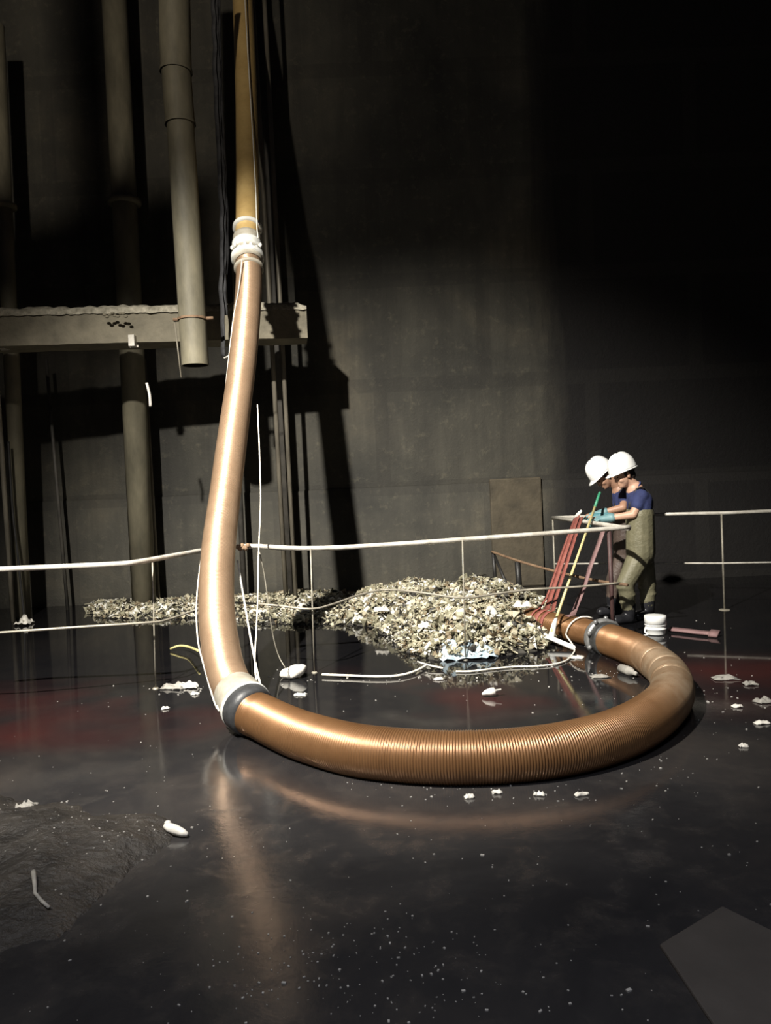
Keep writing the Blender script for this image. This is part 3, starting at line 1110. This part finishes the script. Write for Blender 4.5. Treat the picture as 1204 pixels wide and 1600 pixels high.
scrap(1006, 944, 10, 4, 'white bit floating just right of the right worker')
scrap(39, 1265, 30, 22, 'crumpled grey paper on the mud at the left edge', 'scrap_grey', hz=.05)
scrap(38, 976, 20, 12, 'white foam clump at the foot of the pale standpipe', hz=.12)
scrap(225, 952, 16, 12, 'white foam clump at the foot of the thick standpipe', hz=.12)

# ------------------------------------------------------------------ mud bank (left foreground) and sunken slab (right foreground)
PM = [g2(-80, 1245), g2(40, 1252), g2(140, 1262), g2(250, 1280), g2(296, 1300), g2(260, 1338), g2(190, 1372), g2(150, 1420), g2(90, 1470), g2(-80, 1500)]


def hM(x, y):
    d = poly_sd((x, y), PM) + .09 * noise.noise(V((x * 3.5, y * 3.5, 0))) + .03 * noise.noise(V((x * 14, y * 14, 0)))
    if d <= 0:
        return 0
    n = 0
    for o_, a in ((4, .5), (9, .28), (21, .16), (45, .09)):
        n += a * noise.noise(V((x * o_, y * o_, o_)))
    return max(0, .085 * (1 - math.exp(-d / .22)) * (1 + .75 * n))


x0, x1, y0, y1, st = -3.4, -.75, 2.3, 4.4, .014
nx, ny = int((x1 - x0) / st), int((y1 - y0) / st)
idx, vs, fs = {}, [], []
hs_ = [[hM(x0 + i * st, y0 + j * st) for i in range(nx + 1)] for j in range(ny + 1)]
for j in range(ny):
    for i in range(nx):
        if max(hs_[j][i], hs_[j][i + 1], hs_[j + 1][i], hs_[j + 1][i + 1]) > 0:
            f = []
            for (a, b) in ((i, j), (i + 1, j), (i + 1, j + 1), (i, j + 1)):
                if (a, b) not in idx:
                    idx[(a, b)] = len(vs)
                    vs.append(V((x0 + a * st, y0 + b * st, hs_[b][a] if hs_[b][a] > 0 else -.01)))
                f.append(idx[(a, b)])
            fs.append(tuple(f))
mb = MB(); mb.add(vs, fs)
tag(rebase(mb.build('mud_bank', 'mud')), 'lumpy bank of dark wet mud in the lower left', 'mud')

def onmud(x, y, up=.01):
    c = G(x, y)
    for _ in range(6):
        c = G(x, y, hM(c.x, c.y) + up)
    return c


# pale shoe-sole-like piece and bent stick on the mud bank
mb = MB()
a, b = onmud(257, 1290, .018), onmud(293, 1304, .015)
mb.tube([a, a.lerp(b, .2), a.lerp(b, .5), a.lerp(b, .8), b], [.010, .020, .022, .017, .008], 10)
mb.ball(onmud(262, 1286, .03), (.016, .014, .012), n=10)
tag(rebase(mb.build('bone', 'scrap')), 'white bone-like piece on the tip of the mud bank', 'bone')
mb = MB()
mb.tube([onmud(52, 1362, .02), onmud(54, 1380), onmud(55, 1396), onmud(65, 1408), onmud(77, 1418)], [.010, .008, .0065, .0065, .006], 8)
tag(rebase(mb.build('twig', 'scrap_grey')), 'bent grey twig on the near slope of the mud bank', 'twig')

sl = [G(1030, 1480), G(1128, 1420), G(1290, 1500), G(1290, 1680), G(1118, 1612)]
mb = MB()
vs = [p + V((0, 0, .012)) for p in sl] + [p + V((0, 0, -.05)) for p in sl]
k = len(sl)
mb.add(vs, [tuple(reversed(range(k)))] + [(i, (i + 1) % k, k + (i + 1) % k, k + i) for i in range(k)])
tag(rebase(mb.build('slab', 'slab', smooth=False, bevel=.006)), 'flat muddy concrete slab barely above the water in the lower right', 'slab')

# tiny grit and flecks strewn over the wet floor
rnd = random.Random(11)
mb = MB()
spots = []
for _ in range(260):
    spots.append((rnd.uniform(0, 1204), rnd.uniform(1080, 1600), 1))
for cx_, cy_, sx, sy, n in ((330, 1560, 90, 50, 0), (480, 1520, 110, 45, 130), (650, 1550, 90, 40, 90), (560, 1470, 120, 30, 50), (760, 1235, 120, 12, 70), (1150, 1080, 50, 30, 60), (1040, 1200, 60, 20, 40),
                            (150, 1300, 110, 40, 130), (620, 1060, 150, 6, 90), (300, 1078, 60, 5, 50), (930, 1050, 50, 22, 50), (1000, 980, 120, 20, 30), (840, 1042, 40, 5, 40)):
    for _ in range(int(n * .7)):
        spots.append((rnd.gauss(cx_, sx), rnd.gauss(cy_, sy), 1))
for (x, y, k) in spots:
    if y < 935 or y > 1640:
        continue
    c = G(x, y)
    c.z += max(hM(c.x, c.y), 0)
    r = abs(rnd.gauss(.0, .0016)) + .0009
    if y < 1130:
        r *= 1.5
    R = Matrix.Rotation(rnd.uniform(0, 6.28), 3, 'Z')
    mb.box(c + V((0, 0, r * .4)), (r * rnd.uniform(1, 3.2), r * rnd.uniform(1, 2), r), R)
o = mb.build('grit', 'flecks', smooth=False)
tag(o, 'fine pale flecks strewn over the wet black floor', 'grit', None, 'stuff')

# ------------------------------------------------------------------ tools and bucket
br = thing('broom', P(861, 988, 6.72), 'yellow-handled broom with green grip and white crossbar leaning over the hose', 'broom')
pb, pt = P(861, 988, 6.74), P(937, 769, 7.86)
gp = pb.lerp(pt, .88)
mb = MB(); mb.tube([pb, gp], .0125, 12); mb.build('handle', 'pole', br)
mb = MB(); mb.tube([gp, gp.lerp(pt, .95), pt], [.0138, .0138, .010], 12); o = mb.build('grip', 'green', br); o['label'] = 'green grip'
mb = MB()
h0, h1 = P(826, 983, 6.98), P(898, 1013, 6.48)
mb.tube([h0, h0.lerp(h1, .03), h0.lerp(h1, .97), h1], [.014, .022, .022, .014], 12)
mb.tube([h0.lerp(h1, .5), pb.lerp(pt, .05), pb.lerp(pt, .085)], [.030, .022, .016], 12)
mb.build('crossbar', 'white_plastic', br)

# red lifting strap from the rail to the intake hose
def wrap_pts(k, r, a0, a1, n=14, shift=0):
    q = min(range(len(par)), key=lambda i: abs(par[i] - k))
    c = path[q]
    t = (path[min(q + 30, len(path) - 1)] - path[max(q - 30, 0)]).normalized()
    s = t.cross(V((0, 0, 1))).normalized()
    if s.y > 0:
        s = -s
    return [c + t * shift + s * (math.cos(math.radians(a0 + (a1 - a0) * i / n)) * r) + V((0, 0, 1)) * (math.sin(math.radians(a0 + (a1 - a0) * i / n)) * r) for i in range(n + 1)], t


KE = len(pts) - 1
st_ = thing('lifting_strap', P(855, 985, 7.2), 'faded red lifting strap running from the rail down around the hose mouth', 'strap')
w1, t1 = wrap_pts(KE - .62, .124, -60, 100)
mb = MB(); mb.ribbon(w1 + [P(859, 935, 7.42), P(881, 868, 7.7), P(902, 806, 7.95)], t1, .060, .006); mb.build('band', 'red_strap', st_)
w2, t2 = wrap_pts(KE - .88, .124, -60, 100)
mb = MB(); mb.ribbon(w2 + [P(868, 935, 7.38), P(889, 868, 7.66), P(908, 808, 7.92)], t2, .045, .006); mb.build('band', 'red_strap', st_)
w3, t3 = wrap_pts(KE - .42, .128, -60, 85)
mb = MB(); mb.ribbon(w3 + [P(853, 935, 7.48), P(876, 868, 7.72), P(898, 808, 7.97)], t3, .026, .006); mb.build('band', 'red_strap', st_)
mb = MB()
mb.tube([P(896, 812, 8.0), P(903, 804, 7.95), P(908, 798, 7.9)], [.02, .022, .012], 10); mb.build('hook', 'white_wrap', st_)
s2 = thing('lifting_strap', P(900, 962, 7.15), 'dusty mauve strap hanging from the rail corner to the hose behind the yellow handle', 'strap')
w4, t4 = wrap_pts(KE - 1.75, .122, 60, 100)
mb = MB(); mb.ribbon(w4[4:] + [P(898, 952, 7.2), P(912, 918, 7.35), P(922, 885, 7.45), P(935, 850, 7.5), P(944, 823, 7.52)], t4, .056, .006); mb.build('band', 'mauve_strap', s2)

# bucket
bc = G(1024, 991)
bk = thing('bucket', bc, 'small white ribbed bucket beside the right worker', 'bucket')
mb = MB()
T = Matrix.Translation(bc)
mb.lathe([(0, .003), (.082, .003), (.086, .012), (.090, .05), (.097, .054), (.097, .062), (.091, .066), (.092, .085), (.098, .089), (.098, .098), (.092, .102)], 32, T)
mb.build('body', 'white_plastic', bk)
mb = MB()
mb.lathe([(.092, .100), (.099, .102), (.099, .165), (.094, .176), (.06, .180), (0, .180)], 32, T)
mb.build('lid', 'white_plastic', bk)
mb = MB()
mb.tube(spline([bc + V((-.097, -.01, .06)), bc + V((-.115, -.05, .035)), bc + V((-.10, -.09, .02)), bc + V((-.145, -.10, .014))], .01)[0], .008, 8)
mb.build('handle', 'white_plastic', bk)

# red bar lying on the floor to the right
mb = MB()
mb.ribbon(spline([G(1045, 983, .03), G(1065, 985, .03), G(1090, 988, .03), G(1112, 990, .03)], .03)[0], (0, 1, .3), .05, .02)
mb.ribbon(spline([G(1108, 989.5, .03), G(1122, 991, .03)], .03)[0], (0, 1, .3), .09, .03)
tag(rebase(mb.build('paddle', 'mauve_strap')), 'dull red paddle lying on the floor right of the bucket', 'paddle')

# ------------------------------------------------------------------ workers
def head_rot(f, u):
    f = V(f).normalized()
    s = V(u).cross(f).normalized()
    u = f.cross(s).normalized()
    return Matrix((f, s, u)).transposed()


def add_head(mb, c, R):
    c = V(c)
    def b(p, r, n=16):
        mb.ball(c + R @ V(p), r, R, n)
    b((-.008, 0, .035), (.098, .077, .095), 20)
    b((.028, 0, -.03), (.068, .064, .085), 18)
    b((.045, 0, -.082), (.045, .042, .040))
    b((.074, 0, -.100), (.020, .022, .018))
    b((.086, 0, .014), (.016, .052, .014))
    b((.098, 0, -.020), (.018, .013, .028))
    b((.110, 0, -.036), (.013, .015, .011))
    b((.086, 0, -.068), (.013, .026, .008))
    b((.084, 0, -.080), (.012, .022, .008))
    for s in (-1, 1):
        b((.060, s * .038, -.035), (.030, .026, .030))
        b((-.008, s * .077, -.012), (.020, .011, .033), 12)


def add_helmet(root, c, R, tilt=0):
    c = V(c)
    hroot = None
    mb = MB()
    n = 40
    vs, fs = [], []
    prof = [(1.0, -.004), (1.0, .012), (.985, .03), (.95, .065), (.87, .10), (.73, .130), (.54, .152), (.32, .164), (.12, .168), (.0, .169)]
    for r, z in prof:
        for j in range(n):
            a = 2 * math.pi * j / n
            x, y = .142 * r * math.cos(a), .117 * r * math.sin(a)
            zz = z + (.012 * max(0, 1 - abs(y) / .026) if .1 < r < .97 else 0)
            vs.append(c + R @ V((x, y, zz)))
    for i in range(len(prof) - 1):
        for j in range(n):
            fs.append((i * n + j, i * n + (j + 1) % n, (i + 1) * n + (j + 1) % n, (i + 1) * n + j))
    mb.add(vs, fs)
    shell = mb.build('helmet', 'helmet', root)
    so = shell.modifiers.new('thick', 'SOLIDIFY'); so.thickness = .004; so.offset = 1
    # brim with a longer peak in front
    mb = MB()
    vs, fs = [], []
    for j in range(n):
        a = 2 * math.pi * j / n
        k = max(0, math.cos(a)) ** 2
        for (ex, dz) in ((-.004, .006), (.010 + .040 * k, -.006 - .012 * k), (.010 + .040 * k, -.011 - .012 * k), (-.004, -.002)):
            vs.append(c + R @ V(((.142 + ex) * math.cos(a), (.117 + ex) * math.sin(a), dz)))
    for j in range(n):
        for q in range(4):
            fs.append((j * 4 + q, ((j + 1) % n) * 4 + q, ((j + 1) % n) * 4 + (q + 1) % 4, j * 4 + (q + 1) % 4))
    mb.add(vs, fs)
    mb.build('brim', 'helmet', shell)
    return shell


def add_hair(root, c, R):
    mb = MB()
    c = V(c)
    mb.ball(c + R @ V((-.030, 0, .035)), (.092, .083, .080), R, 18)
    mb.ball(c + R @ V((-.060, 0, -.02)), (.056, .066, .062), R, 16)
    for s in (-1, 1):
        mb.ball(c + R @ V((.018, s * .072, .010)), (.020, .010, .034), R, 10)
    return fused(mb, 'hair', 'hair', root, .007, 3)


def add_glove(root, wrist, elbow, tip, mat, curl_down):
    """gauntlet glove: cuff over the forearm, palm, four fingers bent around the rail, and a thumb"""
    wrist, elbow, tip = V(wrist), V(elbow), V(tip)
    d = (tip - wrist).normalized()
    s = d.cross(V((0, 0, 1))).normalized()       # across the palm
    dn = s.cross(d).normalized()
    if dn.z > 0:
        dn = -dn
    mb = MB()
    up = (elbow - wrist).normalized()
    mb.capsule(wrist + up * .085, wrist, .046, .035)
    mb.capsule(wrist, wrist + d * .05, .034, .036)
    for k in range(4):
        off = s * ((k - 1.5) * .021)
        mb.capsule(wrist + d * .02 + off * .7, wrist + d * .092 + off, .0165, .0140)
        L = (.040, .046, .043, .033)[k]
        p0 = wrist + d * .094 + off
        p1 = p0 + (d * .85 + dn * .5).normalized() * L
        p2 = p1 + (d * .35 + dn * .94).normalized() * L * .72
        p3 = p2 + (-d * .35 + dn * .94).normalized() * L * .5
        mb.capsule(p0, p1, .0125, .0112, 10)
        mb.capsule(p1, p2, .0112, .0100, 10)
        mb.capsule(p2, p3, .0100, .0088, 10)
    sd = -s if curl_down else s
    t0 = wrist + d * .025 + sd * .030
    t1 = t0 + (d * .6 + sd * .6 + dn * .5).normalized() * .045
    t2 = t1 + (d * .85 + dn * .5).normalized() * .035
    mb.capsule(t0, t1, .0165, .0130, 10)
    mb.capsule(t1, t2, .0130, .0100, 10)
    return fused(mb, 'glove', mat, root, .0045, 3)


def worker(label, J, f, u, skin, wader, wader_top, loc, logo=True):
    root = thing('person', loc, label, 'person')
    R = head_rot(f, u)
    hc = J['head']
    # ---- body
    mb = MB()
    add_head(mb, hc, R)
    mb.capsule(J['neck'], hc + R @ V((-.02, 0, -.05)), .060, .055)
    shl, shr, hl, hr = J['sh_l'], J['sh_r'], J['hip_l'], J['hip_r']
    mb.capsule(shl, shr, .060, .060)
    mid = (shl + shr) / 2
    pel = (hl + hr) / 2
    for sh, hp in ((shl, hl), (shr, hr)):
        mb.capsule(sh.lerp(mid, .38) - V((0, 0, .06)), hp.lerp(pel, .1) + V((0, 0, .10)), .098, .095)
    mb.capsule(J['neck'] - V((0, 0, .02)), pel + V((0, 0, .1)), .085, .105)
    for a in ('l', 'r'):
        mb.capsule(J['sh_' + a], J['el_' + a], .052, .040)
        mb.capsule(J['el_' + a], J['wr_' + a], .041, .029)
        mb.capsule(J['wr_' + a], J['wr_' + a].lerp(J['tip_' + a], .5), .028, .026)
        mb.capsule(J['hip_' + a], J['kn_' + a], .082, .056)
        mb.capsule(J['kn_' + a], J['an_' + a], .056, .040)
        mb.capsule(J['an_' + a] - V((0, 0, .03)), J['toe_' + a], .040, .032)
    fused(mb, 'body', skin, root, .0085, 5)
    # ---- eyes
    for s in (-1, 1):
        mb = MB(); mb.ball(hc + R @ V((.0915, s * .030, .001)), (.008, .012, .007), R, 12); mb.build('eye', 'eye', root)
    add_hair(root, hc, R)
    add_helmet(root, hc + R @ V((-.006, 0, .050)), R)
    # ---- t-shirt
    mb = MB()
    for sh, hp in ((shl, hl), (shr, hr)):
        mb.capsule(sh.lerp(mid, .34) - V((0, 0, .05)), hp.lerp(pel, .1) + V((0, 0, .16)), .118, .115)
    mb.capsule(shl.lerp(mid, .1), shr.lerp(mid, .1), .076, .076)
    mb.capsule(J['neck'] - V((0, 0, .06)), pel + V((0, 0, .16)), .085, .12)
    for a in ('l', 'r'):
        e = J['sh_' + a].lerp(J['el_' + a], .48)
        mb.capsule(J['sh_' + a], e, .074, .064)
    fused(mb, 't_shirt', 'navy', root, .011, 5)
    mb = MB()
    nk = J['neck']
    axn = (hc - nk).normalized()
    pts_ = []
    e1 = axn.orthogonal().normalized(); e2 = axn.cross(e1)
    for i in range(21):
        a = 2 * math.pi * i / 20
        pts_.append(nk + axn * .004 + e1 * math.cos(a) * .070 + e2 * math.sin(a) * .070)
    mb.tube(pts_, .010, 8, False); mb.build('collar', 'navy', root)
    # ---- chest waders with bib
    mb = MB()
    top_z = wader_top
    for sh, hp in ((shl, hl), (shr, hr)):
        tp = sh.lerp(mid, .34)
        k = (top_z - .10 - hp.z) / (tp.z - hp.z)
        mb.capsule(hp, hp.lerp(tp, k), .142, .134)
    k = (top_z - .1 - pel.z) / (mid.z - pel.z)
    mb.capsule(pel, pel.lerp(mid, k), .145, .142)
    for a in ('l', 'r'):
        mb.capsule(J['hip_' + a] - V((0, 0, .03)), J['kn_' + a], .124, .088)
        mb.capsule(J['kn_' + a], J['an_' + a] + V((0, 0, .06)), .086, .070)
        # loose folds at knee and shin
        for q, rr in ((.12, .092), (.35, .084), (.6, .077)):
            c = J['kn_' + a].lerp(J['an_' + a], q)
            mb.ball(c + V((.01 * math.sin(q * 40), 0, 0)), (rr, rr, .030), None, 14)
    o = fused(mb, 'waders', wader, root, .011, 4)
    # ---- shoulder straps of the waders
    for sh in (shl, shr):
        base = sh.lerp(mid, .42)
        fx = V(f); fx.z = 0; fx.normalize()
        zt = top_z - .03
        p = [V((base.x, base.y, zt)) + fx * .128 + V((pel.x - mid.x, 0, 0)) * .5, base + fx * .105 - V((0, 0, .02)), base + fx * .03 + V((0, 0, .082)), base - fx * .05 + V((0, 0, .078)),
             base - fx * .125 - V((0, 0, .03)), V((base.x, base.y, zt)) - fx * .13 + V((pel.x - mid.x, 0, 0)) * .5]
        mb = MB(); mb.ribbon(spline(p, .03)[0], (0, 1, 0), .034, .006); mb.build('suspender', 'dark_rubber', root)
    # ---- boots
    for a in ('l', 'r'):
        mb = MB()
        an, toe = J['an_' + a], J['toe_' + a]
        mb.capsule(an + V((0, 0, .10)), an - V((0, 0, .02)), .074, .062)
        mb.capsule(an - V((0, 0, .035)), toe, .058, .046)
        dtoe = (toe - an); dtoe.z = 0; dtoe.normalize()
        mb.capsule(an - dtoe * .03 - V((0, 0, .045)), an - V((0, 0, .045)), .048, .05)
        o = fused(mb, 'boot', 'boot', root, .009, 3)
    # ---- gloves
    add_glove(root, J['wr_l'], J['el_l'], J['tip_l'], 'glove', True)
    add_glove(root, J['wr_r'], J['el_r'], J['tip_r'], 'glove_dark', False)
    return root


def foot(p):
    """ankle joint directly over the floor"""
    return V((p.x, p.y, .085))


D1 = 7.72
J1 = dict(head=P(974.5, 742, D1 - .02), neck=P(991, 761, D1), sh_l=P(1001, 776, D1 - .165), sh_r=P(996, 775, D1 + .165),
          el_l=P(989, 804, D1 - .20), wr_l=P(942, 811, D1 - .08), tip_l=P(908, 812.5, D1 + .08),
          el_r=P(985, 803, D1 + .20), wr_r=P(938, 806, D1 + .20), tip_r=P(905, 811, D1 + .28),
          hip_l=P(1000, 862, D1 - .09), hip_r=P(1001, 862, D1 + .09),
          kn_l=P(977, 912, D1 - .12), kn_r=P(1011, 913, D1 + .08))
J1['an_l'] = foot(P(982, 958, D1 - .10)); J1['an_r'] = foot(P(1012, 958, D1 + .08))
J1['toe_l'] = J1['an_l'] + V((-.15, -.06, -.040)); J1['toe_r'] = J1['an_r'] + V((-.13, -.08, -.040))
worker('right person in white helmet, navy t-shirt and olive chest waders leaning over rail', J1, (-.93, -.18, -.30), (-.30, 0, .95), 'skin', 'wader', P(1000, 789, D1).z, V((J1['an_l'].x, D1, 0)))

D2 = 8.2
J2 = dict(head=P(943.5, 744, D2 - .03), neck=P(968, 763, D2), sh_l=P(977, 775, D2 - .17), sh_r=P(972, 777, D2 + .17),
          el_l=P(973, 793, D2 - .33), wr_l=P(932, 803.5, D2 - .24), tip_l=P(902, 810, D2 - .12),
          el_r=P(962, 806, D2 + .20), wr_r=P(940, 808, D2 + .16), tip_r=P(908, 812, D2 + .12),
          hip_l=P(978, 856, D2 - .09), hip_r=P(979, 856, D2 + .09),
          kn_l=P(960, 905, D2 - .10), kn_r=P(972, 905, D2 + .10))
J2['an_l'] = foot(P(958, 950, D2 - .10)); J2['an_r'] = foot(P(974, 950, D2 + .10))
J2['toe_l'] = J2['an_l'] + V((-.15, -.05, -.040)); J2['toe_r'] = J2['an_r'] + V((-.14, -.06, -.040))
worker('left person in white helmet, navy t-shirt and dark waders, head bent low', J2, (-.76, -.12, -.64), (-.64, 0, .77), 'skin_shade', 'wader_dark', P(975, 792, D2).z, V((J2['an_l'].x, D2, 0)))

# ------------------------------------------------------------------ light
# unseen blocker and upright, added above the frame to shade the upper-left wall
LAMP = V((-2.7, 1.0, 6.6))
def toward(px, py, d):
    q = P(px, py, WALL)
    return LAMP + (q - LAMP) * ((d - LAMP.y) / (q.y - LAMP.y))
ga, gb, gc, gd = toward(-260, 390, 3.4), toward(350, 235, 3.4), toward(350, 500, 3.4), toward(-260, 530, 3.4)
mb = MB()
vs = [ga, gb, gc, gd]
vs = vs + [p + V((0, .12, 0)) for p in vs]
mb.add(vs, [(0, 1, 2, 3), (7, 6, 5, 4), (0, 4, 5, 1), (1, 5, 6, 2), (2, 6, 7, 3), (3, 7, 4, 0)])
ha, hb = toward(142, 300, 3.4), toward(138, -400, 3.4)
mb.box((ha + hb) / 2 + V((0, .06, 0)), (.17, .12, (hb - ha).length))
o = mb.build('shadow_blocker', 'beam', smooth=False); o['kind'] = 'structure'

def spot(name, loc, target, power, angle, blend, col, size=.15):
    ld = bpy.data.lights.new(name, 'SPOT')
    ld.energy = power
    ld.spot_size = math.radians(angle)
    ld.spot_blend = blend
    ld.color = col
    ld.shadow_soft_size = size
    o = bpy.data.objects.new(name, ld)
    COL.objects.link(o)
    o.location = loc
    o.rotation_euler = (V(target) - V(loc)).to_track_quat('-Z', 'Y').to_euler()
    return o


spot('work_lamp', (-2.7, 1.0, 6.6), (-.35, 7.5, .25), 9300, 66, 1.0, (1.0, .95, .86), .10)
spot('upper_fill', LAMP + V((.05, -.05, .15)), (-4.0, 10.6, 7.8), 560, 58, 1.0, (1.0, .88, .72), .10)  # added fill for the upper wall, set beside the work lamp

pl = bpy.data.lights.new('lamp_spill', 'POINT')  # point fill added at the work lamp, softens its cone edge
pl.energy = 230
pl.color = (1.0, .92, .80)
pl.shadow_soft_size = .12
po = bpy.data.objects.new('lamp_spill', pl)
COL.objects.link(po)
po.location = LAMP + V((0, -.1, .1))
spot('foreground_fill', (.2, .3, 4.8), (-.1, 2.5, 0), 430, 95, 1.0, (.84, .88, 1.0), .4)  # fill added above the camera to brighten the near floor

wd = bpy.data.worlds.new('world')
SC.world = wd
wd.use_nodes = True
wd.node_tree.nodes['Background'].inputs[0].default_value = (.50, .50, .74, 1)
wd.node_tree.nodes['Background'].inputs[1].default_value = .012

SC.view_settings.view_transform = 'Standard'
SC.view_settings.look = 'None'
SC.view_settings.gamma = 1.0
SC.view_settings.use_curve_mapping = False
SC.view_settings.exposure = 0.0
